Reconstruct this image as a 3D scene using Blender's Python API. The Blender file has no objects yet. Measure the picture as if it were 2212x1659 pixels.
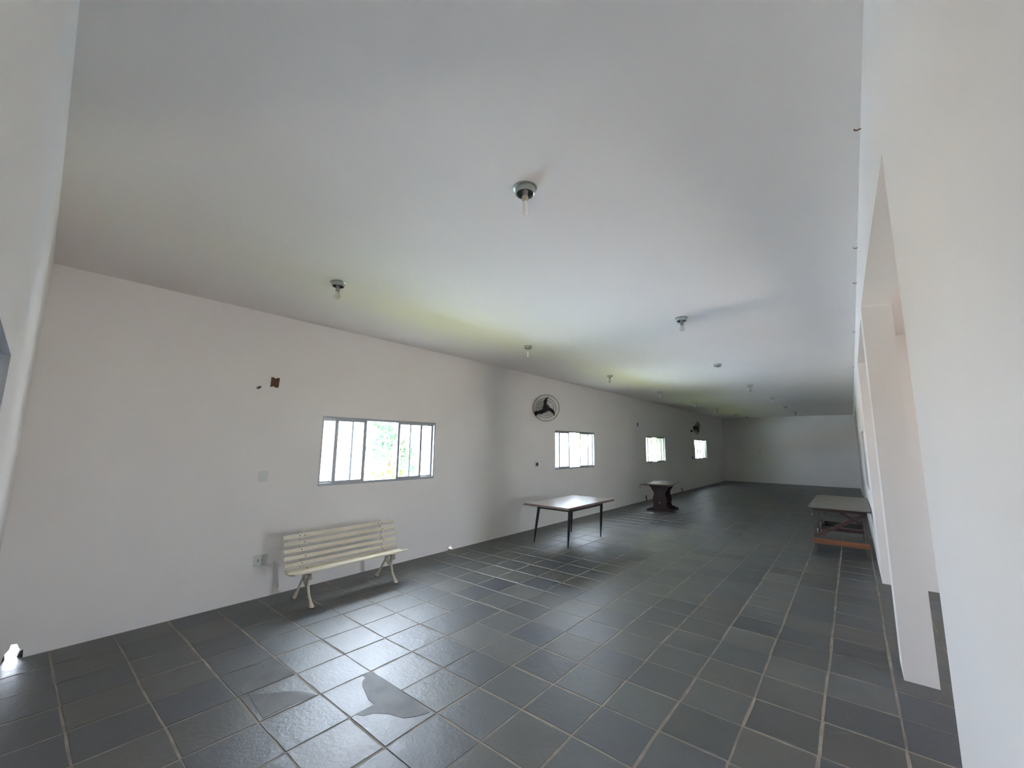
import bpy, math, random
from mathutils import Vector, Matrix
from mathutils.geometry import tessellate_polygon
random.seed(7)
S = bpy.context.scene
COL = S.collection
PI = math.pi

# ---------------------------------------------------------------- camera
F_PX, YAW, PITCH, ROLL = 886.767, -0.687777, 0.1466245, 0.0120875
CAM = Vector((2.299, -2.450, 1.788))
fw = Vector((math.sin(YAW)*math.cos(PITCH), math.cos(YAW)*math.cos(PITCH), math.sin(PITCH)))
r0 = Vector((math.cos(YAW), -math.sin(YAW), 0)); u0 = r0.cross(fw)
cr, sr = math.cos(ROLL), math.sin(ROLL)
rt = r0*cr + u0*sr
up = u0*cr - r0*sr
cd = bpy.data.cameras.new('camera'); cam = bpy.data.objects.new('camera', cd); COL.objects.link(cam)
cam.matrix_world = Matrix(((rt.x, up.x, -fw.x, CAM.x), (rt.y, up.y, -fw.y, CAM.y), (rt.z, up.z, -fw.z, CAM.z), (0, 0, 0, 1)))
cd.sensor_width = 36.0; cd.sensor_fit = 'HORIZONTAL'; cd.lens = F_PX/2212*36; cd.clip_start = 0.02; cd.clip_end = 300
S.camera = cam

def px(p):
    d = Vector(p) - CAM; z = d.dot(fw)
    if z < 0.05: return None
    return (1106 + F_PX*d.dot(rt)/z, 829.5 - F_PX*d.dot(up)/z)

# ---------------------------------------------------------------- world, sun, exposure
W = bpy.data.worlds.new('sky'); S.world = W; W.use_nodes = True
bg = W.node_tree.nodes['Background']; bg.inputs[0].default_value = (0.765, 0.85, 1.0, 1); bg.inputs[1].default_value = 1.0
sd = bpy.data.lights.new('sun', 'SUN'); sd.energy = 5.2; sd.angle = 0.01; sd.color = (1, 0.91, 0.79)
so = bpy.data.objects.new('sun', sd); COL.objects.link(so)
so.rotation_euler = Vector((0.25, 0.42, 1.0)).to_track_quat('Z', 'Y').to_euler()   # high sun from the far end
S.view_settings.view_transform = 'Standard'; S.view_settings.look = 'None'
S.view_settings.gamma = 1.0; S.view_settings.use_curve_mapping = False
S.view_settings.exposure = 5.5
S.cycles.max_bounces = 14; S.cycles.diffuse_bounces = 10; S.cycles.glossy_bounces = 6
S.cycles.transparent_max_bounces = 16; S.cycles.sample_clamp_indirect = 12.0

XL, XR, H, YB = -3.146, 2.463, 3.361, 22.487
WT = 0.20
def portal(name, loc, rot, sx, sy):
    l = bpy.data.lights.new(name, 'AREA'); l.shape = 'RECTANGLE'; l.size = sx; l.size_y = sy
    l.cycles.is_portal = True
    o = bpy.data.objects.new(name, l); COL.objects.link(o); o.location = loc; o.rotation_euler = rot
WIN = [(0.20, 2.15), (5.815, 7.765), (11.42, 13.33), (17.10, 19.08)]
WZ0, WZ1 = 1.218, 2.138
for a, b in WIN:
    portal('sky_portal', (XL-WT-0.02, (a+b)/2, (WZ0+WZ1)/2), (0, -PI/2, 0), WZ1-WZ0, b-a)

# ---------------------------------------------------------------- materials
def mat(name, color=(.8, .8, .8), rough=.5, metal=0.0, spec=.5, noise=None, bump=None, coat=0.0):
    m = bpy.data.materials.new(name); m.use_nodes = True
    nt = m.node_tree; N = nt.nodes; L = nt.links; b = N['Principled BSDF']
    b.inputs['Base Color'].default_value = (*color, 1); b.inputs['Roughness'].default_value = rough
    b.inputs['Metallic'].default_value = metal; b.inputs['Specular IOR Level'].default_value = spec
    b.inputs['Coat Weight'].default_value = coat
    tc = N.new('ShaderNodeTexCoord')
    if noise:                       # (scale, second colour, low, high[, stretch])
        mp = N.new('ShaderNodeMapping'); mp.inputs['Scale'].default_value = noise[4] if len(noise) > 4 else (1, 1, 1)
        n = N.new('ShaderNodeTexNoise'); n.inputs['Scale'].default_value = noise[0]; n.inputs['Detail'].default_value = 6
        r = N.new('ShaderNodeValToRGB'); r.color_ramp.elements[0].position = noise[2]; r.color_ramp.elements[1].position = noise[3]
        r.color_ramp.elements[0].color = (*color, 1); r.color_ramp.elements[1].color = (*noise[1], 1)
        L.new(tc.outputs['Object'], mp.inputs[0]); L.new(mp.outputs[0], n.inputs['Vector']); L.new(n.outputs['Fac'], r.inputs[0]); L.new(r.outputs[0], b.inputs['Base Color'])
    if bump:                        # (scale, strength, distance)
        n = N.new('ShaderNodeTexNoise'); n.inputs['Scale'].default_value = bump[0]; n.inputs['Detail'].default_value = 5
        bp = N.new('ShaderNodeBump'); bp.inputs['Strength'].default_value = bump[1]; bp.inputs['Distance'].default_value = bump[2]
        L.new(tc.outputs['Object'], n.inputs['Vector']); L.new(n.outputs['Fac'], bp.inputs['Height']); L.new(bp.outputs[0], b.inputs['Normal'])
    return m

M = {}
M['paint'] = mat('wall_paint', (.81, .782, .762), .62, noise=(.9, (.77, .742, .722), .35, .75), bump=(14, .12, .01), spec=.3)
M['ceil'] = mat('ceiling_paint', (.835, .79, .77), .7, noise=(.6, (.785, .74, .72), .4, .75, (1, .5, 1)), bump=(5, .15, .015), spec=.25)
M['ext'] = mat('outer_render', (.6, .58, .53), .8)
M['grout'] = mat('grout', (.36, .31, .245), .7, noise=(5, (.19, .17, .14), .35, .7), bump=(60, .4, .003), spec=.5)
M['alu'] = mat('window_aluminium', (.38, .40, .42), .4, metal=.7)
M['bar'] = mat('grille_iron', (.62, .63, .64), .5)
M['ivory'] = mat('ivory_gloss_paint', (.66, .60, .48), .32, noise=(4, (.60, .53, .40), .4, .7), coat=.2)
M['iron'] = mat('ivory_cast_iron', (.64, .58, .47), .45, noise=(18, (.46, .33, .22), .66, .85), bump=(40, .3, .004))
M['rust'] = mat('rust', (.12, .05, .025), .8)
M['black'] = mat('black_metal', (.012, .013, .015), .38, noise=(9, (.05, .05, .05), .62, .8))
M['plastic'] = mat('black_plastic', (.010, .011, .013), .45)
M['wire'] = mat('fan_wire', (.035, .035, .035), .4, metal=.5)
M['lam'] = mat('beige_laminate', (.42, .38, .33), .22, noise=(3, (.36, .32, .27), .4, .7), spec=1.0, coat=1.0)
M['edge'] = mat('brown_edge', (.16, .10, .085), .45, noise=(30, (.09, .055, .05), .4, .7, (1, 1, 8)))
M['cherry'] = mat('dark_cherry_wood', (.028, .012, .012), .32, noise=(14, (.016, .008, .009), .4, .7, (1, 1, .2)))
M['cherrytop'] = mat('cherry_top', (.06, .022, .022), .2, noise=(10, (.035, .014, .015), .4, .7, (.2, 1, 1)), spec=1.0, coat=.6)
M['board'] = mat('raw_board_top', (.215, .195, .165), .5, noise=(5, (.17, .155, .13), .4, .7))
M['darkedge'] = mat('dark_board_edge', (.035, .028, .024), .6)
M['orange'] = mat('orange_wood', (.30, .12, .055), .5, noise=(10, (.20, .075, .035), .35, .7, (.3, 3, 3)))
M['redwood'] = mat('red_brown_wood', (.095, .045, .038), .55, noise=(10, (.06, .028, .025), .35, .7, (.3, 3, 3)))
M['greywood'] = mat('weathered_grey_wood', (.12, .105, .09), .7, noise=(14, (.07, .062, .055), .35, .7, (3, 3, .3)))
M['palewood'] = mat('pale_painted_wood', (.33, .32, .30), .7)
M['chrome'] = mat('galvanised_metal', (.52, .55, .52), .28, metal=.9, noise=(12, (.35, .38, .34), .4, .7))
M['dark'] = mat('dark_inside', (.05, .05, .045), .6)
M['socket'] = mat('grey_porcelain', (.34, .31, .30), .45)
M['base'] = mat('lamp_base_cream', (.62, .57, .43), .5)
M['tube'] = mat('lamp_tube_white', (.86, .84, .80), .2)
M['plate'] = mat('white_plastic_plate', (.66, .67, .66), .4)
M['plateb'] = mat('aged_outlet_plate', (.60, .61, .58), .4)
M['brick'] = mat('broken_brick', (.45, .20, .10), .9, noise=(25, (.25, .12, .07), .4, .6), bump=(40, .8, .01))
M['cement'] = mat('dark_cement', (.10, .09, .085), .9, bump=(40, .8, .01))
M['grass'] = mat('grass', (.14, .19, .05), .9, noise=(1.5, (.20, .22, .08), .4, .7))
M['bounce'] = mat('bounce_blue', (.46, .60, .74), .7)
M['earth'] = mat('beige_yard', (.335, .31, .275), .9, noise=(2, (.28, .26, .23), .4, .7))
M['shutter'] = mat('dull_shutter', (.11, .11, .10), .6)
M['bark'] = mat('bark', (.10, .07, .05), .9)
M['leafa'] = mat('leaf_green', (.018, .05, .022), .7, noise=(2, (.03, .08, .03), .4, .6))
M['leafc'] = mat('leaf_pale', (.36, .42, .18), .7, noise=(2, (.42, .46, .22), .4, .6))
M['leafb'] = mat('leaf_yellow_green', (.07, .10, .03), .7, noise=(2, (.10, .13, .04), .4, .6))
M['doorblue'] = mat('blue_grey_door_paint', (.30, .43, .60), .4)

def glassy(name, tint, gloss=.1):
    m = bpy.data.materials.new(name); m.use_nodes = True; nt = m.node_tree; nt.nodes.clear()
    o = nt.nodes.new('ShaderNodeOutputMaterial'); t = nt.nodes.new('ShaderNodeBsdfTransparent'); g = nt.nodes.new('ShaderNodeBsdfGlossy')
    t.inputs[0].default_value = (*tint, 1); g.inputs['Roughness'].default_value = .03
    mx = nt.nodes.new('ShaderNodeMixShader'); fr = nt.nodes.new('ShaderNodeFresnel'); ge = nt.nodes.new('ShaderNodeNewGeometry'); io = nt.nodes.new('ShaderNodeMapRange')
    io.inputs[3].default_value = 1.45; io.inputs[4].default_value = 1/1.45
    nt.links.new(ge.outputs['Backfacing'], io.inputs[0]); nt.links.new(io.outputs[0], fr.inputs[0])
    nt.links.new(fr.outputs[0], mx.inputs[0]); nt.links.new(t.outputs[0], mx.inputs[1]); nt.links.new(g.outputs[0], mx.inputs[2]); nt.links.new(mx.outputs[0], o.inputs[0])
    return m
M['glass'] = glassy('window_glass', (.93, .95, .95))
M['bulbglass'] = glassy('bulb_glass', (.86, .87, .85))

def slate():
    m = bpy.data.materials.new('slate'); m.use_nodes = True; nt = m.node_tree; N = nt.nodes; L = nt.links; b = N['Principled BSDF']
    at = N.new('ShaderNodeAttribute'); at.attribute_name = 'tone'
    tc = N.new('ShaderNodeTexCoord')
    n = N.new('ShaderNodeTexNoise'); n.inputs['Scale'].default_value = 3.2; n.inputs['Detail'].default_value = 8; n.inputs['Roughness'].default_value = .62
    r = N.new('ShaderNodeValToRGB'); r.color_ramp.elements[0].position = .3; r.color_ramp.elements[1].position = .75
    r.color_ramp.elements[0].color = (.70, .70, .72, 1); r.color_ramp.elements[1].color = (1.22, 1.22, 1.16, 1)
    mx = N.new('ShaderNodeMix'); mx.data_type = 'RGBA'; mx.blend_type = 'MULTIPLY'; mx.inputs[0].default_value = 1
    L.new(tc.outputs['Object'], n.inputs['Vector']); L.new(n.outputs['Fac'], r.inputs[0])
    L.new(at.outputs['Color'], mx.inputs[6]); L.new(r.outputs[0], mx.inputs[7]); L.new(mx.outputs[2], b.inputs['Base Color'])
    n2 = N.new('ShaderNodeTexNoise'); n2.inputs['Scale'].default_value = 34; n2.inputs['Detail'].default_value = 6; n2.inputs['Distortion'].default_value = .6
    n3 = N.new('ShaderNodeTexNoise'); n3.inputs['Scale'].default_value = 5; n3.inputs['Detail'].default_value = 3
    L.new(tc.outputs['Object'], n2.inputs['Vector']); L.new(tc.outputs['Object'], n3.inputs['Vector'])
    ad = N.new('ShaderNodeMath'); ad.operation = 'MULTIPLY_ADD'; ad.inputs[1].default_value = .45
    L.new(n2.outputs['Fac'], ad.inputs[0]); L.new(n3.outputs['Fac'], ad.inputs[2])
    bp = N.new('ShaderNodeBump'); bp.inputs['Strength'].default_value = .5; bp.inputs['Distance'].default_value = .010
    L.new(ad.outputs[0], bp.inputs['Height']); L.new(bp.outputs[0], b.inputs['Normal'])
    mr = N.new('ShaderNodeMapRange'); mr.inputs[3].default_value = .40; mr.inputs[4].default_value = .54
    L.new(n.outputs['Fac'], mr.inputs[0]); L.new(mr.outputs[0], b.inputs['Roughness'])
    b.inputs['Specular IOR Level'].default_value = 1.0; b.inputs['IOR'].default_value = 1.62
    return m
M['slate'] = slate()
M['flake'] = mat('smooth_slate_layer', (.17, .168, .165), .5, noise=(5, (.10, .10, .105), .35, .7), spec=.25)
M['crack'] = mat('crack_fill', (.16, .155, .14), .8)

# ---------------------------------------------------------------- mesh helpers
class MB:
    def __init__(s): s.v = []; s.f = []
    def add(s, vs, fs):
        k = len(s.v); s.v += [tuple(v) for v in vs]; s.f += [tuple(i+k for i in f) for f in fs]; return s
    def box(s, lo, hi, mtx=None):
        vs = [Vector((x, y, z)) for x in (lo[0], hi[0]) for y in (lo[1], hi[1]) for z in (lo[2], hi[2])]
        if mtx: vs = [mtx @ v for v in vs]
        return s.add(vs, [(0, 1, 3, 2), (4, 6, 7, 5), (0, 4, 5, 1), (2, 3, 7, 6), (0, 2, 6, 4), (1, 5, 7, 3)])
    def bar(s, a, b, w, h, ref=(0, 0, 1)):      # rectangular bar from a to b
        a = Vector(a); b = Vector(b); d = (b-a).normalized(); x = d.cross(Vector(ref)).normalized(); y = x.cross(d)
        vs = [p + x*i*w/2 + y*j*h/2 for p in (a, b) for i, j in ((-1, -1), (1, -1), (1, 1), (-1, 1))]
        return s.add(vs, [(3, 2, 1, 0), (4, 5, 6, 7)] + [(i, (i+1) % 4, 4+(i+1) % 4, 4+i) for i in range(4)])
    def tube(s, pts, rad, n=8, cap=True):
        pts = [Vector(p) for p in pts]; rs = rad if isinstance(rad, (list, tuple)) else [rad]*len(pts)
        vs = []; x = None
        for i, p in enumerate(pts):
            d = (pts[min(i+1, len(pts)-1)] - pts[max(i-1, 0)]).normalized()
            if x is None: x = d.orthogonal().normalized()
            x = (x - d*x.dot(d)).normalized(); y = d.cross(x)
            vs += [p + (x*math.cos(2*PI*k/n) + y*math.sin(2*PI*k/n))*rs[i] for k in range(n)]
        fs = [(i*n+k, i*n+(k+1) % n, (i+1)*n+(k+1) % n, (i+1)*n+k) for i in range(len(pts)-1) for k in range(n)]
        if cap: fs += [tuple(reversed(range(n))), tuple((len(pts)-1)*n+k for k in range(n))]
        return s.add(vs, fs)
    def ring(s, c, nrm, R, r, n=48, m=6):
        c = Vector(c); q = Vector(nrm).to_track_quat('Z', 'Y'); vs = []
        for i in range(n):
            a = 2*PI*i/n; e = Vector((math.cos(a), math.sin(a), 0))
            for k in range(m):
                b = 2*PI*k/m; vs.append(c + q @ (e*(R+r*math.cos(b)) + Vector((0, 0, r*math.sin(b)))))
        return s.add(vs, [(i*m+k, ((i+1) % n)*m+k, ((i+1) % n)*m+(k+1) % m, i*m+(k+1) % m) for i in range(n) for k in range(m)])
    def lathe(s, prof, c=(0, 0, 0), axis=(0, 0, 1), n=24):     # prof: (radius, height)
        c = Vector(c); q = Vector(axis).to_track_quat('Z', 'Y'); vs = []
        for r, h in prof:
            for k in range(n):
                a = 2*PI*k/n; vs.append(c + q @ Vector((r*math.cos(a), r*math.sin(a), h)))
        fs = [(i*n+k, i*n+(k+1) % n, (i+1)*n+(k+1) % n, (i+1)*n+k) for i in range(len(prof)-1) for k in range(n)]
        if prof[0][0] > 0: fs.append(tuple(reversed(range(n))))
        if prof[-1][0] > 0: fs.append(tuple((len(prof)-1)*n+k for k in range(n)))
        return s.add(vs, fs)
    def prism(s, outline, thick, to3, holes=()):   # 2-D outline, extruded by thick; to3(u, v, w) -> point
        loops = [list(outline)] + [list(h) for h in holes]
        tri = tessellate_polygon([[Vector((u, v, 0)) for u, v in lp] for lp in loops])
        flat = [p for lp in loops for p in lp]; n = len(flat)
        vs = [to3(u, v, 0) for u, v in flat] + [to3(u, v, thick) for u, v in flat]
        fs = [tuple(t) for t in tri] + [tuple(i+n for i in reversed(t)) for t in tri]
        k = 0
        for lp in loops:
            m = len(lp)
            fs += [(k+i, k+(i+1) % m, n+k+(i+1) % m, n+k+i) for i in range(m)]; k += m
        return s.add(vs, fs)
    def build(s, name, m, parent=None, smooth=False, bevel=0, loc=None, **props):
        me = bpy.data.meshes.new(name); me.from_pydata([tuple(v) for v in s.v], [], s.f); me.validate()
        import bmesh
        bm = bmesh.new(); bm.from_mesh(me); bmesh.ops.recalc_face_normals(bm, faces=bm.faces)
        if bevel: bmesh.ops.bevel(bm, geom=[e for e in bm.edges if len(e.link_faces) == 2 and e.calc_face_angle() > .6], offset=bevel, segments=2, affect='EDGES', profile=.6)
        bm.to_mesh(me); bm.free()
        me.materials.append(M[m] if isinstance(m, str) else m)
        if smooth:
            for p in me.polygons: p.use_smooth = True
            me.set_sharp_from_angle(angle=math.radians(40))
        o = bpy.data.objects.new(name, me); COL.objects.link(o)
        if parent: o.parent = parent
        if loc is not None: o.location = loc
        for k, v in props.items(): o[k] = v
        return o

def thing(name, label, cat, loc=(0, 0, 0), rz=0, group=None, kind=None):
    o = bpy.data.objects.new(name, None); COL.objects.link(o); o.location = loc; o.rotation_euler = (0, 0, rz); o.empty_display_size = .1
    if label: o['label'] = label
    if cat: o['category'] = cat
    if group: o['group'] = group
    if kind: o['kind'] = kind
    return o
def tag(o, label, cat, group=None):
    o['label'] = label; o['category'] = cat
    if group: o['group'] = group
    return o

# ---------------------------------------------------------------- structure
OX = 6.3                                                   # far side of the space behind the openings
# left (window) wall: outline in (y, z); two broken drain holes at the floor
def rect(a, b, c, d): return [(a, c), (b, c), (b, d), (a, d)]
n1 = [(-2.262, 0), (-2.250, .055), (-2.228, .085), (-2.222, .122), (-2.190, .118), (-2.176, .082), (-2.150, .060), (-2.146, 0)]
n2 = [(2.515, 0), (2.520, .035), (2.548, .050), (2.560, .085), (2.592, .095), (2.600, .050), (2.618, .040), (2.622, 0)]
out = [(-2.37, 0)] + n1 + n2 + [(YB, 0), (YB, H), (-2.37, H)]
MB().prism(out, WT, lambda u, v, w: (XL-w, u, v), [rect(a, b, WZ0, WZ1) for a, b in WIN]).build('wall_left', 'paint', kind='structure')
# right wall: pillars, lintels, one closed window slot
ow = [(-2.60, 0), (-0.65, 0), (-0.65, 2.80), (0.8, 2.93), (2.23, 3.03), (2.23, 0), (2.60, 0), (2.60, 3.02), (5.25, 3.02), (5.25, 0), (12.5, 0), (12.5, 3.0), (15.4, 3.0),
      (15.4, 0), (15.9, 0), (15.9, 3.0), (18.8, 3.0), (18.8, 0), (YB, 0), (YB, H), (-2.60, H)]
SLOT = (6.55, 8.45, 1.12, 2.10)
MB().prism(ow, WT, lambda u, v, w: (XR+w, u, v), [rect(*SLOT)]).build('wall_right', 'paint', kind='structure')
MB().box((XL-WT, YB, 0), (OX+.2, YB+.2, H)).build('wall_back', 'paint', kind='structure')
MB().box((XR+WT, 5.25, 0), (OX, 5.40, H)).build('wall_partition', 'paint', kind='structure')
MB().prism([(-2.75, 0), (1.25, 0), (1.25, 2.1), (1.8, 2.1), (1.8, 0), (YB, 0), (YB, H), (-2.75, H)], .2, lambda u, v, w: (OX+w, u, v)).build('wall_outer', 'paint', kind='structure')  # low doorway added to let daylight in through the side openings
# front wall runs a little askew, just behind the camera; doorway in it
fa = Vector((XL-WT, -2.364, 0)); fd = Vector((1, -.030, 0)).normalized(); fn = Vector((-fd.y*-1, 0, 0))
fn = Vector((fd.y, -fd.x, 0))                            # outward (towards -y)
def fr(u, v, w): return fa + fd*u + Vector((0, 0, v)) + fn*w
off = -(XL-WT)
def r4(a, b, c, d): return [(a, c), (b, c), (b, d), (a, d)]
DX0, DX1, DZ = 0.26, 0.98, 2.05            # shut blue-grey door, then a sliding window added behind the camera to brighten the near end
SX0, SX1, SZ0, SZ1 = 1.04, 1.44, 1.20, 2.10
e0, e1 = DX0+off, DX1+off
MB().prism([(0, 0), (e0, 0), (e0, DZ), (e1, DZ), (e1, 0), (OX+off+.2, 0), (OX+off+.2, H), (0, H)], .16, fr, [r4(SX0+off, SX1+off, SZ0, SZ1)]).build('wall_front', 'paint', kind='structure')
d1 = thing('door_1', None, None, kind='structure')
MB().prism([(e0, 0), (e0+.035, 0), (e0+.035, DZ-.035), (e1-.035, DZ-.035), (e1-.035, 0), (e1, 0), (e1, DZ), (e0, DZ)], .10, lambda u, v, w: fr(u, v, w+.02)).build('door_frame', 'doorblue', d1)
MB().prism(r4(e0+.036, e1-.036, .01, DZ-.036), .035, lambda u, v, w: fr(u, v, w+.07)).build('door_leaf', 'doorblue', d1)
w6 = thing('window_6', None, None, kind='structure')
MB().prism(r4(SX0+off, SX1+off, SZ0, SZ1), .06, lambda u, v, w: fr(u, v, w+.06), [r4(SX0+off+.03, SX1+off-.03, SZ0+.03, SZ1-.03)]).build('window_frame', 'alu', w6)
for k in range(2):
    a = SX0+off+.03+k*.17
    sh = MB().prism(r4(a, a+.17, SZ0+.03, SZ1-.03), .014, lambda u, v, w: fr(u, v, w+.075), [r4(a+.02, a+.15, SZ0+.055, SZ1-.055)]).build('sash', 'alu', w6)
    MB().prism(r4(a+.02, a+.15, SZ0+.055, SZ1-.055), .004, lambda u, v, w: fr(u, v, w+.08)).build('glass_pane', 'glass', sh)
portal('sky_portal', fr((SX0+SX1)/2+off, (SZ0+SZ1)/2, .2), (PI/2, 0, 0), SX1-SX0, SZ1-SZ0)
portal('sky_portal', (OX+.22, 1.525, 1.05), (0, PI/2, 0), 2.1, .55)
MB().box((XL-WT, -2.78, H), (OX+.2, YB+.2, H+.15)).build('ceiling', 'ceil', kind='structure')
MB().box((XL-WT-.55, -3.3, H+.151), (OX+.7, YB+.8, H+.25)).build('trim_1', 'ext', kind='structure')
# ---- floor: grout bed with slate tiles
floor = MB().box((XL-WT, -2.78, -.12), (OX+.2, YB+.2, -.0035)).build('floor', 'grout', kind='structure')
T = .4
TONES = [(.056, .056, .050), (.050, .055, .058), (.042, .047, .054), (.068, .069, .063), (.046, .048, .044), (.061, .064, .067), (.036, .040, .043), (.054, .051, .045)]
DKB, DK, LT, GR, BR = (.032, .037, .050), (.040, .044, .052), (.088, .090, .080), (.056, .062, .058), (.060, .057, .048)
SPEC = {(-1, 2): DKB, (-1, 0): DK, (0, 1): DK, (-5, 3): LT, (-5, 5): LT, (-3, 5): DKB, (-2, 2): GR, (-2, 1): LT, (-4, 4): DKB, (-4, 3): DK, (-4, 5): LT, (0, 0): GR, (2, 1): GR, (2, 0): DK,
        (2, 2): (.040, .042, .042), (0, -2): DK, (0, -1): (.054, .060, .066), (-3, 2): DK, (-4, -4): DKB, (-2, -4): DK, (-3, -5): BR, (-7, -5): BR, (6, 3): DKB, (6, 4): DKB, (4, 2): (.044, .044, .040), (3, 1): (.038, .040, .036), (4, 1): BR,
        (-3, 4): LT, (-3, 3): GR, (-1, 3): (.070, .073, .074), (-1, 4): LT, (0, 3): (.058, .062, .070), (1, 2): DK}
def node(i, j):
    r = random.Random(i*7919+j*104729); return Vector((i*T+r.uniform(-.0045, .0045), j*T+r.uniform(-.0045, .0045), 0))
def tile_geo(i, j):
    r = random.Random(i*31+j*977+5)
    c = [node(i, j), node(i+1, j), node(i+1, j+1), node(i, j+1)]
    g = [r.uniform(.0025, .0100) for _ in range(4)]          # half joint on each side
    cen = sum(c, Vector())/4
    def inset(p, gx, gy): return Vector((p.x + math.copysign(gx, cen.x-p.x), p.y + math.copysign(gy, cen.y-p.y), 0))
    q = [inset(c[0], g[0], g[1]), inset(c[1], g[2], g[1]), inset(c[2], g[2], g[3]), inset(c[3], g[0], g[3])]
    lim = lambda v: Vector((min(max(v.x, XL-.05), OX+.1), min(max(v.y, -2.75), YB+.05), 0))
    q = [lim(v) for v in q]
    if q[1].x-q[0].x < .03 or q[3].y-q[0].y < .03: return None
    ring_ = []
    for a in range(4):                                       # slightly ragged edges
        p, n_ = q[a], q[(a+1) % 4]; ring_.append(p)
        for t in (.33, .67):
            w = p.lerp(n_, t); w += (cen-w).normalized()*r.uniform(-.0020, .0040); ring_.append(w)
    z = r.uniform(-.0016, 0)
    n = len(ring_)
    vs = [(v.x+(cen.x-v.x)*.012, v.y+(cen.y-v.y)*.012, z) for v in ring_] + [(v.x, v.y, z-.003) for v in ring_] + [(v.x, v.y, -.007) for v in ring_]
    fs = [tuple(range(n))] + [(k*n+i_, (k+1)*n+i_, (k+1)*n+(i_+1) % n, k*n+(i_+1) % n) for k in (0, 1) for i_ in range(n)]
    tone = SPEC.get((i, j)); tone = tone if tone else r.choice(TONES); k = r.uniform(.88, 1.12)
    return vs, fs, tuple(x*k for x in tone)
def put_tiles(name, geos, kind=None):
    vs, fs, tn = [], [], []
    for v, f, t in geos:
        k = len(vs); vs += v; fs += [tuple(i+k for i in q) for q in f]; tn += [t]*len(v)
    me = bpy.data.meshes.new(name); me.from_pydata(vs, [], fs)
    at = me.attributes.new('tone', 'FLOAT_COLOR', 'POINT')
    at.data.foreach_set('color', [c for t in tn for c in (*t, 1)])
    me.materials.append(M['slate']); o = bpy.data.objects.new(name, me); COL.objects.link(o); o.parent = floor
    if kind: o['kind'] = kind
cand, rest = [], []
for i in range(-8, 16):
    for j in range(-7, 57):
        g = tile_geo(i, j)
        if not g: continue
        P = [px((x*T, y*T, 0)) for x, y in ((i, j), (i+1, j), (i+1, j+1), (i, j+1))]
        area = 0
        if all(P):
            clip = [(min(max(a, 0), 2212), min(max(b, 0), 1659)) for a, b in P]
            area = abs(sum(clip[k][0]*clip[(k+1) % 4][1]-clip[(k+1) % 4][0]*clip[k][1] for k in range(4)))/2
            mx_ = sum(p[0] for p in P)/4; my_ = sum(p[1] for p in P)/4
            if mx_ > 1904+(my_-1258)*.235+25 or (i*T+.2) > XR+.25: area *= .0
        (cand if area > 30 else rest).append((area, g))
cand.sort(key=lambda t: -t[0])
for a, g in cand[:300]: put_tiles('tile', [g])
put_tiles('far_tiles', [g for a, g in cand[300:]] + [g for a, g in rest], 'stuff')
# smooth split layers of slate, and filled cracks, seen on the near tiles
FL = [[[-0.785, -0.396], [-0.555, -0.396], [-0.353, -0.403], [-0.168, -0.41], [-0.045, -0.43], [-0.079, -0.506], [-0.133, -0.577], [-0.239, -0.611], [-0.324, -0.673], [-0.353, -0.736], [-0.395, -0.752], [-0.409, -0.736], [-0.399, -0.673], [-0.408, -0.615], [-0.487, -0.613], [-0.565, -0.584], [-0.673, -0.55], [-0.724, -0.514], [-0.747, -0.473], [-0.79, -0.474], [-0.798, -0.422]],
      [[-1.190, -1.135], [-1.11, -1.064], [-1.047, -0.985], [-0.982, -0.904], [-0.896, -0.855], [-0.815, -0.826], [-0.821, -0.91], [-0.83, -1.02], [-0.828, -1.11], [-0.819, -1.168]],
      [[-1.321, -1.118], [-1.369, -1.067], [-1.423, -0.974], [-1.473, -0.928], [-1.576, -0.908], [-1.568, -0.812], [-1.387, -0.806], [-1.212, -0.806], [-1.208, -0.924], [-1.208, -1.078], [-1.208, -1.159], [-1.277, -1.157]]]
for k, p in enumerate(FL):
    MB().prism(p, .0016, lambda u, v, w: (u, v, w-.0003)).build('slate_layer', 'flake', floor)
CR = [[(-1.203, -1.20), (-1.203, -1.237), (-1.135, -1.303), (-1.087, -1.325), (-0.972, -1.424), (-0.902, -1.473)], [(-1.2, -1.463), (-1.122, -1.476), (-1.021, -1.503), (-0.961, -1.505)],
      [(1.457, 0.783), (1.499, 0.739)], [(2.11, 1.58), (2.111, 1.446), (2.136, 1.322)], [(1.299, 1.445), (1.407, 1.362), (1.488, 1.27), (1.554, 1.188)], [(2.007, 1.105), (2.043, 1.089), (2.133, 1.165)],
      [(-1.6, -1.16), (-1.611, -1.106), (-1.601, -1.045), (-1.585, -0.916)]]
for c in CR:
    mb = MB()
    for a, b in zip(c, c[1:]): mb.bar((*a, .0002), (*b, .0002), .004, .002)
    mb.build('filled_crack', 'crack', floor)

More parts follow.
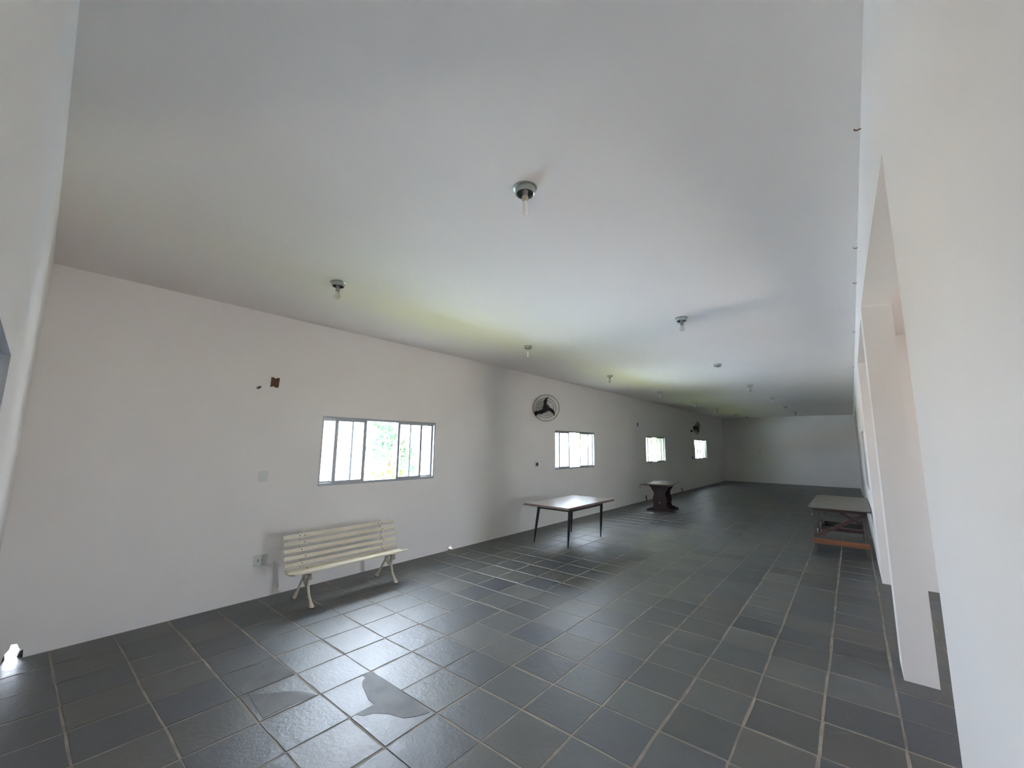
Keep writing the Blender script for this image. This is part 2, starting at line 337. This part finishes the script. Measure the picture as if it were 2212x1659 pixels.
# ---------------------------------------------------------------- windows
SL = [((.39, .875), (1.412, 1.885), .69, 1.66), ((6.01, 6.50), (7.00, 7.46), 6.25, 7.24), ((11.62, 12.045), (12.50, 12.98), 11.87, 12.85), ((17.56, 18.03), (18.04, 18.52), 17.60, 18.55)]
def sash(parent, a, b, x, st=.032):
    z0, z1 = WZ0+.028, WZ1-.028
    s = MB().prism(rect(a, b, z0, z1), .030, lambda u, v, w: (x+.006-w, u, v), [rect(a+st, b-st, z0+.03, z1-.03)]).build('sash', 'alu', parent)
    MB().box((x-.011, a+st, z0+.03), (x-.007, b-st, z1-.03)).build('glass_pane', 'glass', s)
for k, ((a, b), (s1, s2, f1, f2)) in enumerate(zip(WIN, SL)):
    w = thing('window_%d' % (k+1), None, None, kind='structure')
    MB().prism(rect(a, b, WZ0, WZ1), .085, lambda u, v, w_: (XL-.008-w_, u, v), [rect(a+.022, b-.022, WZ0+.034, WZ1-.034)]).build('window_frame', 'alu', w)
    sash(w, a+.018, f1, XL-.060); sash(w, f2, b-.018, XL-.060)
    sash(w, *s1, XL-.026, .052); sash(w, *s2, XL-.026, .042)
    n = 15
    for i in range(n):
        y = a+.03+(b-a-.06)*(i+.5)/n
        MB().tube([(XL-.150, y, WZ0-.0), (XL-.150, y, WZ1+.0)], .0032, 6).build('grille_bar', 'bar', w)
    MB().bar((XL-.150, a, (WZ0+WZ1)/2-.01), (XL-.150, b, (WZ0+WZ1)/2-.01), .012, .008).build('grille_rail', 'bar', w)
w = thing('window_5', None, None, kind='structure')           # shut window in the right wall
MB().prism(rect(*SLOT), .06, lambda u, v, w_: (XR+.10+w_, u, v), [rect(SLOT[0]+.03, SLOT[1]-.03, SLOT[2]+.03, SLOT[3]-.03)]).build('window_frame', 'alu', w)
for i in range(4):
    a = SLOT[0]+.03+i*.46
    MB().box((XR+.115, a, SLOT[2]+.03), (XR+.135, a+.455, SLOT[3]-.03)).build('shutter_panel', 'shutter', w)

# ---------------------------------------------------------------- outside
MB().box((-60, -40, -.35), (60, 70, -.151)).build('ground', 'earth', kind='structure')
MB().box((-5.9, -2.2, -.150), (XL-WT-.3, 40, -.12)).build('trim_3', 'grass', kind='structure')
MB().box((-11, -3, -.150), (-5.9, 16, -.10)).build('bounce_pad', 'bounce', kind='structure')  # blue pad added to bounce blue light up to the ceiling
def tree(x, y, h, R, leaf, n, label, seed, trunk_r=.09, low=.35, ls=1.0):
    rr = random.Random(seed); t = thing('tree', label, 'tree', (x, y, -.15))
    tb = MB().tube([(0, 0, 0), (.05, .03, h*.35), (-.04, .06, h*.7)], [trunk_r, trunk_r*.8, trunk_r*.4], 8)
    cl = []
    for k in range(13):
        a = rr.uniform(0, 2*PI); q = R*rr.uniform(.15, .85); c = Vector((q*math.cos(a), q*math.sin(a), h*rr.uniform(low, .95))); cl.append((c, rr.uniform(.35, .6)*R*.8))
        tb.tube([(0, 0, h*.3), c*.6+Vector((0, 0, h*.12)), c], [trunk_r*.45, trunk_r*.28, .01], 5)
    tb.build('trunk', 'bark', t)
    mb = MB()
    for k in range(n):
        c, cr_ = rr.choice(cl); d = Vector((rr.gauss(0, 1), rr.gauss(0, 1), rr.gauss(0, .8))).normalized()*cr_*rr.uniform(.4, 1)
        p = c+d; e = Vector((rr.gauss(0, 1), rr.gauss(0, 1), rr.gauss(0, 1))).normalized(); f = e.orthogonal().normalized(); s_ = rr.uniform(.05, .10)*ls
        mb.add([p-e*s_, p+f*s_*.45, p+e*s_, p-f*s_*.45], [(0, 1, 2, 3)])
    mb.build('foliage', leaf, t, kind='stuff')
tree(-7.0, 3.9, 3.3, .9, 'leafa', 1500, 'leafy green tree seen through the open middle of the nearest window', 1)
tree(-5.1, 2.7, 1.6, .7, 'leafb', 700, 'low yellow-green bush outside the nearest window', 2, .04, .25)
tree(-8.5, 1.6, 1.7, 1.0, 'leafa', 900, 'green bush outside behind the left panes of the nearest window', 3, .05, .3)
tree(-5.1, 12.5, 3.9, 1.7, 'leafc', 3600, 'yellow-green tree thickened to dim the third window', 4, .09, .12, 2.2)  # foliage made dense and set close to hold back daylight
tree(-5.1, 18.3, 4.1, 1.8, 'leafc', 3600, 'yellow-green tree added to dim the fourth window', 5, .09, .12, 2.2)  # unseen tree added to keep the far end darker

# ---------------------------------------------------------------- garden bench
bench = thing('garden_bench', 'ivory slatted garden bench with cast iron legs against the window wall', 'bench', (-2.62, .42, 0))
BX, BY = -2.62, .42
def slat(name, x0, z0, x1, z1, th, ya=-.735, yb=.735, cut=0):
    # profile rectangle between (x0,z0) and (x1,z1) of thickness th, run along y
    a = Vector((x0-BX, 0, z0)); b = Vector((x1-BX, 0, z1)); d = (b-a).normalized(); n = Vector((-d.z, 0, d.x))*th
    vs = [p+Vector((0, y, 0)) for y in (ya, yb) for p in (a, b, b+n, a+n)]
    return MB().add(vs, [(0, 1, 2, 3), (7, 6, 5, 4)]+[(i, 4+i, 4+(i+1) % 4, (i+1) % 4) for i in range(4)]).build(name, 'ivory', bench, bevel=.004)
BS = [(-2.806, .722, -2.792, .678), (-2.776, .650, -2.762, .608), (-2.750, .577, -2.738, .535), (-2.730, .502, -2.722, .460), (-2.716, .430, -2.700, .392), (-2.690, .374, -2.650, .344)]
sl = [slat('back_slat', *q, -.018) for q in BS]
for q in ((-2.640, .337, -2.580, .333), (-2.570, .334, -2.510, .344), (-2.500, .347, -2.432, .362)):
    sl.append(slat('seat_slat', *q, .020))
for k, (x0, z0, x1, z1) in enumerate(BS):                      # bolts
    for y in (-.52, .52):
        for e in ((-.028, .028) if k == 0 else ((.02 if k % 2 else -.02),)):
            dx, dz = x1-x0, z1-z0; l = math.hypot(dx, dz); c = Vector(((x0+x1)/2-BX, y+e, (z0+z1)/2)); n = Vector((-dz/l, 0, dx/l))
            if n.x < 0: n = -n
            MB().lathe([(.0065, -.004), (.0065, .0015), (.004, .0025)], c, n, 10).build('bolt', 'rust', sl[k])
for y in (-.54, .54):
    fr_ = MB()
    back = [(-2.655, .322), (-2.700, .345), (-2.735, .42), (-2.762, .52), (-2.795, .62), (-2.83, .735), (-2.822, .745)]
    fr_.tube([(x-BX-.012, y, z) for x, z in back], [.012, .013, .013, .012, .011, .010, .008], 8)
    fr_.tube([(-2.70-BX, y, .32), (-2.6-BX, y, .312), (-2.5-BX, y, .325), (-2.44-BX, y, .343)], .011, 8)
    # curled scroll ornament at the front and the leaf work between the legs
    fr_.tube([(-2.47-BX+.035*math.cos(a)*(1-a/9), y, .298+.030*math.sin(a)*(1-a/9)) for a in [k*.5 for k in range(14)]], .008, 6)
    fr_.tube([(-2.52-BX, y, .32), (-2.56-BX, y, .25), (-2.575-BX, y, .18)], [.011, .013, .008], 6)
    fr_.tube([(-2.60-BX, y, .32), (-2.605-BX, y, .24), (-2.575-BX, y, .18)], [.009, .010, .008], 6)
    fr_.tube([(-2.68-BX, y, .32), (-2.65-BX, y, .25), (-2.60-BX, y, .20)], [.009, .010, .006], 6)
    f = fr_.build('side_frame', 'iron', bench, smooth=True)
    for xs, zs, rs in (([-2.49, -2.515, -2.52, -2.49, -2.44, -2.405, -2.40], [.33, .27, .20, .12, .055, .012, 0], [.014, .014, .015, .014, .016, .026, .026]),
                       ([-2.62, -2.65, -2.69, -2.74, -2.79, -2.835, -2.842], [.32, .27, .21, .14, .07, .014, 0], [.013, .014, .014, .014, .016, .025, .025])):
        lg = MB().tube([(x-BX, y, z) for x, z in zip(xs, zs)], rs, 10).build('leg', 'iron', bench, smooth=True)
        MB().lathe([(.0275, 0.0005), (.0275, .009)], (xs[-1]-BX, y, 0), (0, 0, 1), 12).build('rusty_foot', 'rust', lg)

# ---------------------------------------------------------------- table with tapered black legs
TX, TY, TZ = -1.985, 4.60, .727
t1 = thing('dining_table', 'glossy beige-topped table with brown rim and slim black metal legs, below the black fan', 'table', (TX, TY, 0))
def slab(x0, x1, y0, y1, z0, z1, bev):
    vs = [(x0+bev, y0+bev, z1), (x1-bev, y0+bev, z1), (x1-bev, y1-bev, z1), (x0+bev, y1-bev, z1), (x0, y0, z0), (x1, y0, z0), (x1, y1, z0), (x0, y1, z0)]
    return MB().add(vs, [(0, 1, 2, 3), (7, 6, 5, 4)]+[(i, 4+i, 4+(i+1) % 4, (i+1) % 4) for i in range(4)])
top = slab(-.49, .49, -.88, .88, TZ-.034, TZ-.001, .020).build('tabletop', 'edge', t1)
MB().box((-.468, -.858, TZ-.004), (.468, .858, TZ)).build('laminate_surface', 'lam', top)
for s_ in (-1, 1):
    MB().box((-.35, s_*.60-.012, TZ-.105), (.35, s_*.60+.012, TZ-.035)).build('apron', 'black', t1)
    MB().box((s_*.345-.012, -.60, TZ-.105), (s_*.345+.012, .60, TZ-.035)).build('apron', 'black', t1)
for fx, fy, sx, sy in ((-.425, -.62, -1, -1), (.275, -.565, 1, -1), (.275, .66, 1, 1), (-.40, .655, -1, 1)):
    MB().tube([(sx*.335, sy*.60, TZ-.036), (sx*.335, sy*.60, TZ-.12), (fx*.6+sx*.134, fy*.6+sy*.24, .25), (fx, fy, .0)], [.028, .028, .022, .010], 12).build('leg', 'black', t1, smooth=True)

# ---------------------------------------------------------------- dark pedestal table with two leaf boards
PX, PY, PR = -2.03, 9.68, math.radians(7)
t2 = thing('pedestal_table', 'dark cherry wood extension table on two vase-shaped panels with flat feet', 'table', (PX, PY, 0), PR)
PZ = .748
slab(-.35, .35, -.56, .56, PZ-.030, PZ, .010).build('tabletop', 'cherrytop', t2)
MB().box((-.25, -.44, PZ-.085), (.25, .44, PZ-.031)).build('apron', 'cherry', t2)
for s_ in (-1, 1):
    MB().box(*(((-.30, .54, PZ-.050), (.27, 1.15, PZ-.036)) if s_ > 0 else ((-.50, -.55, PZ-.050), (-.26, .45, PZ-.036)))).build('leaf_board', 'darkedge', t2)
    half = [(.235, .10), (.215, .14), (.195, .19), (.215, .25), (.225, .31), (.205, .39), (.175, .45), (.172, .50), (.195, .56), (.245, .62), (.265, .66), (.27, PZ-.085)]
    half = [(x*.86, z if z > .70 else z*.96) for x, z in half[:-1]]+[(.24, PZ-.085)]; prof = half + [(-x, z) for x, z in reversed(half)]
    pn = MB().prism(prof, .045, lambda u, v, w, s_=s_: (u, s_*.34+(w-.022), v)).build('end_panel', 'cherry', t2, bevel=.004)
    foot = [(-.36, 0), (.36, 0), (.36, .035), (.325, .065), (.28, .07), (.25, .10), (-.25, .10), (-.28, .07), (-.325, .065), (-.36, .035)]
    MB().prism(foot, .09, lambda u, v, w, s_=s_: (u, s_*.34+(w-.045), v)).build('foot', 'cherry', t2, bevel=.004)
    MB().lathe([(.018, 0), (.018, .012), (.010, .020)], (0, s_*.362, .235), (0, s_, 0), 14).build('wedge_knob', 'chrome', t2)
MB().box((-.03, -.28, .20), (.03, .28, .27)).build('stretcher', 'cherry', t2)

# ---------------------------------------------------------------- rough work table by the right wall
t3 = thing('work_table', 'rough wooden work table with flat grey-beige board top beside the right wall', 'table', (2.0, 7.66, 0))
def wp(x, y, z): return (x-2.0, y-7.66, z)
tt = slab(1.62-2, 2.452-2, 6.50-7.66, 8.84-7.66, .775, .792, .001).build('tabletop', 'board', t3)
MB().box(wp(1.622, 6.495, .762), wp(2.450, 8.838, .7745)).build('dark_underlayer', 'darkedge', tt)
LEG = [(1.675, 6.80), (2.360, 6.80), (1.700, 8.55), (2.350, 8.55)]
for k, (x, y) in enumerate(LEG):
    MB().box(wp(x-.024, y-.03, 0), wp(x+.024, y+.03, .762)).build('leg', 'greywood', t3, bevel=.003)
MB().box(wp(1.675-.022, 7.65-.025, .20), wp(1.675+.022, 7.65+.025, .762)).build('leg', 'greywood', t3)
MB().box(wp(1.63, 6.745, .148), wp(2.40, 6.768, .238)).build('front_rail', 'orange', t3, bevel=.003)
MB().box(wp(1.65, 8.582, .19), wp(2.38, 8.604, .29)).build('rear_panel', 'darkedge', t3)
MB().box(wp(1.65, 8.50, .12), wp(2.38, 8.518, .185)).build('rear_rail', 'redwood', t3)
MB().box(wp(1.652, 6.83, .20), wp(1.672, 8.6, .27)).build('side_rail', 'palewood', t3)
MB().box(wp(2.362, 6.83, .15), wp(2.382, 8.6, .21)).build('side_rail', 'palewood', t3)
MB().bar(wp(1.66, 6.757, .262), wp(2.37, 6.757, .690), .055, .022, (0, 1, 0)).build('diagonal_brace', 'redwood', t3)
MB().bar(wp(1.79, 8.48, .66), wp(2.36, 8.48, .27), .05, .020, (0, 1, 0)).build('diagonal_brace', 'redwood', t3)
MB().box(wp(1.66, 6.765, .70), wp(2.40, 6.79, .762)).build('top_rail', 'redwood', t3)
MB().tube([wp(1.655, 6.76, .62), wp(1.652, 6.74, .63), wp(1.650, 6.73, .66)], .010, 8).build('clamp', 'chrome', t3)

# ---------------------------------------------------------------- ceiling lamps
def lamp(x, y, kind, label, tilt=0.0):
    L_ = thing('ceiling_lamp', label, 'ceiling lamp', (x, y, H), group='bare lamp holders on the ceiling')
    MB().lathe([(.074, 0), (.074, -.004), (.062, -.007), (.062, -.010), (.060, -.038), (.057, -.041), (.053, -.039), (.055, -.036), (.057, -.012), (0, -.010)], n=32).build('canopy_ring', 'chrome', L_, smooth=True)
    MB().lathe([(.054, -.012), (.054, -.020), (0, -.020)], n=24).build('inner_plate', 'dark', L_)
    tx = lambda p: Matrix.Rotation(tilt, 4, 'X') @ Vector(p)
    sk = MB().tube([(0, 0, -.020), (0, 0, -.058)], [.017, .0165], 16).build('socket', 'socket', L_, smooth=True)
    if kind == 'none': return
    d = tx((0, 0, -1)); o = Vector((0, 0, -.056))
    bs = MB().tube([o, o+d*.006, o+d*.034], [.0165, .020, .019], 16).build('lamp_base', 'base' if kind == 'tube' else 'socket', L_, smooth=True)
    if kind == 'tube':
        for k in range(4):
            a = PI/4+k*PI/2; e = Vector((.0095*math.cos(a), .0095*math.sin(a), 0))
            MB().tube([o+e+d*.034, o+e+d*.116, o+e*.6+d*.124], [.0058, .0058, .0035], 8).build('glass_tube', 'tube', L_, smooth=True)
    else:
        q = d.to_track_quat('Z', 'Y')
        MB().lathe([(.013, .028), (.014, .04), (.024, .060), (.030, .080), (.028, .098), (.018, .110), (0, .114)], o, d, 20).build('bulb', 'bulbglass', L_, smooth=True)
        MB().tube([o+d*.03, o+d*.07], .0025, 6).build('filament_stem', 'tube', L_)
LP = [(.865, -.600, 'tube', 'nearest and largest ceiling lamp, bare tube bulb in a galvanised ring', 0),
      (-1.520, -.545, 'bulb', 'ceiling lamp with clear round bulb above the bench, leftmost of all', 0),
      (.800, 2.655, 'bulb', 'ceiling lamp with clear bulb, second in the row nearer the pillars', .08),
      (-1.600, 2.690, 'tube', 'tube-bulb ceiling lamp above the table with black legs, second in the window row', 0),
      (.43, 6.03, 'none', 'empty lamp holder without bulb, third in the row nearer the pillars', 0),
      (-1.80, 6.02, 'bulb', 'third ceiling lamp in the window row, bulb slightly askew', -.25),
      (.42, 9.38, 'bulb', 'fourth ceiling lamp in the row nearer the pillars, small clear bulb', .1),
      (-1.87, 9.35, 'tube', 'fourth ceiling lamp in the window row, long crooked tube bulb', .12),
      (.47, 12.75, 'tube', 'fifth ceiling lamp in the row nearer the pillars, tube bulb', 0),
      (-1.92, 12.95, 'tube', 'fifth ceiling lamp in the window row, tube bulb at the edge of the lit patch', .1),
      (.45, 16.32, 'tube', 'sixth ceiling lamp in the row nearer the pillars', 0),
      (-1.91, 16.15, 'bulb', 'sixth ceiling lamp in the window row, near the far wall fan', .2),
      (.51, 19.25, 'bulb', 'last ceiling lamp in the row nearer the pillars', 0),
      (-1.84, 19.35, 'tube', 'seventh ceiling lamp in the window row', 0),
      (-1.82, 21.90, 'tube', 'last ceiling lamp of the window row, close to the far wall', 0)]
for a in LP: lamp(*a)

# ---------------------------------------------------------------- wall fans
def fan(base, cen, n, spin, label, R=.29):
    t = thing('wall_fan', label, 'fan', base, group=None)
    b = Vector(base); c = Vector(cen)-b; n = Vector(n).normalized(); q = n.to_track_quat('Z', 'Y')
    MB().lathe([(.055, 0), (.055, .018), (.035, .035), (.022, .06)], (0, 0, 0), (1, 0, 0), 20).build('wall_mount', 'plastic', t, smooth=True)
    e = c - n*.13 + Vector((0, 0, -.075))
    MB().tube([(.03, 0, 0), Vector((.12, 0, 0)).lerp(Vector((e.x, e.y, 0)), .3), e.lerp(Vector((.1, 0, 0)), .3), e, c-n*.13], [.018, .018, .020, .022, .022], 10).build('arm', 'plastic', t, smooth=True)
    MB().lathe([(.0, -.20), (.048, -.195), (.072, -.17), (.074, -.10), (.062, -.075), (.030, -.06), (0, -.058)], c, n, 20).build('motor', 'plastic', t, smooth=True)
    MB().lathe([(.0, -.05), (.052, -.048), (.054, -.010), (.040, .008), (0, .014)], c, n, 20).build('hub', 'plastic', t, smooth=True)
    for k in range(3):
        a0 = spin+k*2*PI/3; vs = []
        sec = [(.03, .0, .030), (.08, .04, .036), (.13, .10, .038), (.18, .20, .034), (.225, .34, .022), (.25, .45, .004)]
        for r_, sweep, w_ in sec:
            for s_ in (-1, 1):
                a = a0 - sweep; p = Vector((r_*math.cos(a), r_*math.sin(a), 0)); tdir = Vector((-math.sin(a), math.cos(a), 0))
                for zz in (-.0015, .0015): vs.append(c + q @ (p + tdir*s_*w_ + Vector((0, 0, -.025+s_*w_*.55+zz))))
        fs = []
        for i in range(len(sec)-1):
            o = i*4; fs += [(o, o+4, o+6, o+2), (o+1, o+3, o+7, o+5), (o, o+1, o+5, o+4), (o+2, o+6, o+7, o+3)]
        fs += [(0, 2, 3, 1), (len(vs)-4, len(vs)-3, len(vs)-1, len(vs)-2)]
        MB().add(vs, fs).build('blade', 'plastic', t)
    cg = MB(); cg.ring(c-n*.025, n, R, .0055, 64, 6)
    cage = cg.build('cage_rim', 'wire', t, smooth=True)
    for zr, rr_ in ((.035, (.06, .165, .215)), (-.085, (.08, .17, .22))):
        m_ = MB()
        for r_ in rr_:
            zc = -.025+(zr+.025)*(1-(r_/R)**2)
            m_.ring(c+n*zc, n, r_, .0026, 48, 5)
        m_.build('cage_ring', 'wire', t)
        for k in range(40):
            a = 2*PI*k/40; e_ = Vector((math.cos(a), math.sin(a), 0)); pts = []
            for r_ in (.06, .13, .20, .25, R): pts.append(c + q @ (e_*r_ + Vector((0, 0, -.025+(zr+.025)*(1-(r_/R)**2)))))
            MB().tube(pts, .0020, 4, False).build('cage_wire', 'wire', t)
fan((XL, 5.03, 2.490), (-2.86, 5.02, 2.595), (.52, -.83, -.12), 1.80, 'black wall fan with wire cage facing the camera above the second window')
fan((XL, 16.66, 2.478), (-2.83, 16.60, 2.600), (1, -.06, -.13), 1.57, 'far black wall fan seen side-on above the fourth window', .285)

# ---------------------------------------------------------------- plates, boxes and fittings on the walls
def rrect(w, h, r, n=4):
    p = []
    for cx, cy, a0 in ((w/2-r, h/2-r, 0), (-w/2+r, h/2-r, PI/2), (-w/2+r, -h/2+r, PI), (w/2-r, -h/2+r, 1.5*PI)):
        p += [(cx+r*math.cos(a0+k*PI/2/n), cy+r*math.sin(a0+k*PI/2/n)) for k in range(n+1)]
    return p
def wallplate(name, y, z, w, h, m, label, cat, th=.008):
    t = thing(name, label, cat, (XL, y, z))
    MB().prism(rrect(w, h, .008), th, lambda u, v, w_: (w_, u, v)).build('cover_plate', m, t, bevel=.001)
    return t
wallplate('blank_plate', -.463, 1.38, .105, .125, 'plate', 'blank white cover plate on the wall left of the nearest window', 'cover plate', .005)
t = wallplate('wall_outlet', -.405, .422, .150, .125, 'plateb', 'aged double outlet plate low on the wall left of the bench', 'outlet', .007)
MB().prism(rrect(.055, .118, .012), .006, lambda u, v, w_: (w_+.0072, u+.045, v)).build('raised_cover', 'plateb', t)
for dy in (-.028, .018):
    MB().box((.0074 if dy < 0 else .0072, dy-.004, -.012), (.0090, dy+.004, .014)).build('slot', 'rust' if dy > 0 else 'dark', t)
t = wallplate('wall_switch', 5.051, 1.363, .10, .12, 'plate', 'white switch plate with dark round half left of the second window', 'switch', .007)
MB().lathe([(.038, 0), (.038, .010)], (.0072, .025, 0), (1, 0, 0), 20).build('round_knob', 'darkedge', t)
t = wallplate('wall_switch', 16.70, 1.310, .12, .12, 'darkedge', 'small dark switch left of the farthest window', 'switch', .012)
t = wallplate('wall_outlet', 10.782, .475, .10, .12, 'plate', 'pale outlet plate on the window wall left of the pedestal table', 'outlet', .006)
MB().box((.0062, -.012, -.02), (.008, .012, .02)).build('slot', 'dark', t)
t = thing('junction_box', 'open rusty junction box high on the wall above the bench', 'junction box', (XL, -.432, 2.513))
MB().prism([(-.048, -.062), (-.010, -.050), (.015, -.066), (.046, -.058), (.050, .060), (.020, .058), (.004, .044), (-.016, .058), (-.046, .062)], .006, lambda u, v, w_: (w_, u, v)).build('box_opening', 'rust', t)
MB().box((.006, -.003, -.05), (.012, .006, .045)).build('divider', 'greywood', t)
tag(MB().box((XL, 10.735, 2.44), (XL+.012, 10.785, 2.555)).build('wall_bracket', 'darkedge', bevel=.002), 'small dark upright bracket on the window wall between second and third windows', 'bracket')
tag(MB().prism([(-.03, -.012), (.0, -.022), (.03, .008), (.022, .022), (-.005, .014)], .003, lambda u, v, w_: (XL+w_, -.605+u, 2.430+v)).build('wall_anchor', 'greywood'), 'small grey wall anchor left of the rusty junction box', 'anchor')
for y, z, l, lb in ((11.296, .10, .13, 'short dark cable stub at the floor left of the pedestal table'), (15.018, .09, .13, 'short dark cable stub at the floor beyond the pedestal table')):
    tag(MB().tube([(XL+.015, y, .0), (XL+.02, y-.02, z), (XL+.012, y-.06, z+.07)], .014, 8).build('cable_stub', 'plastic', smooth=True), lb, 'cable')
tag(MB().prism(rrect(.13, .17, .01), .012, lambda u, v, w_: (-1.439+u, YB-w_, 1.619+v)).build('breaker_cover', 'plate', bevel=.002), 'small pale square cover on the far end wall', 'cover plate')
# hooks along the top of the right wall
for k, (y, z) in enumerate(((.02, 3.34), (1.58, 3.34), (2.47, 3.34), (4.6, 3.34), (7.7, 3.34), (11.7, 3.33), (13.3, 3.33), (14.9, 3.33), (16.0, 3.33), (18.0, 3.33), (20.0, 3.33))):
    L_ = ['small dark hook where right wall meets ceiling, nearest the camera', 'second small dark hook along the top of the right wall', 'third small dark hook along the top of the right wall, above the first pillar',
          'fourth small dark hook along the top of the right wall'][k] if k < 4 else 'tiny dark hook in the far row along the top of the right wall'
    tag(MB().tube([(XR+.0, y, z), (XR-.018, y, z-.001), (XR-.025, y, z+.004), (XR-.024, y, z+.010)], .003, 6).build('wall_hook', 'rust', smooth=True), L_, 'hook', 'hooks along the right wall')
# rubble showing in the broken drain holes
wl = bpy.data.objects['wall_left']
MB().prism([(0, 0), (.035, 0), (.045, .02), (.02, .05), (.0, .045)], .11, lambda u, v, w_: (XL-.03-w_, 2.518+u, v)).build('broken_brick', 'brick', wl, bevel=.003)
MB().prism([(-.03, 0), (.0, 0), (.0, .06), (-.02, .045)], .11, lambda u, v, w_: (XL-.03-w_, -2.147+u, v)).build('broken_brick', 'cement', wl, bevel=.003)
MB().prism([(0, 0), (.02, 0), (.015, .05), (.0, .04)], .11, lambda u, v, w_: (XL-.03-w_, -2.262+u, v)).build('broken_brick', 'cement', wl, bevel=.003)
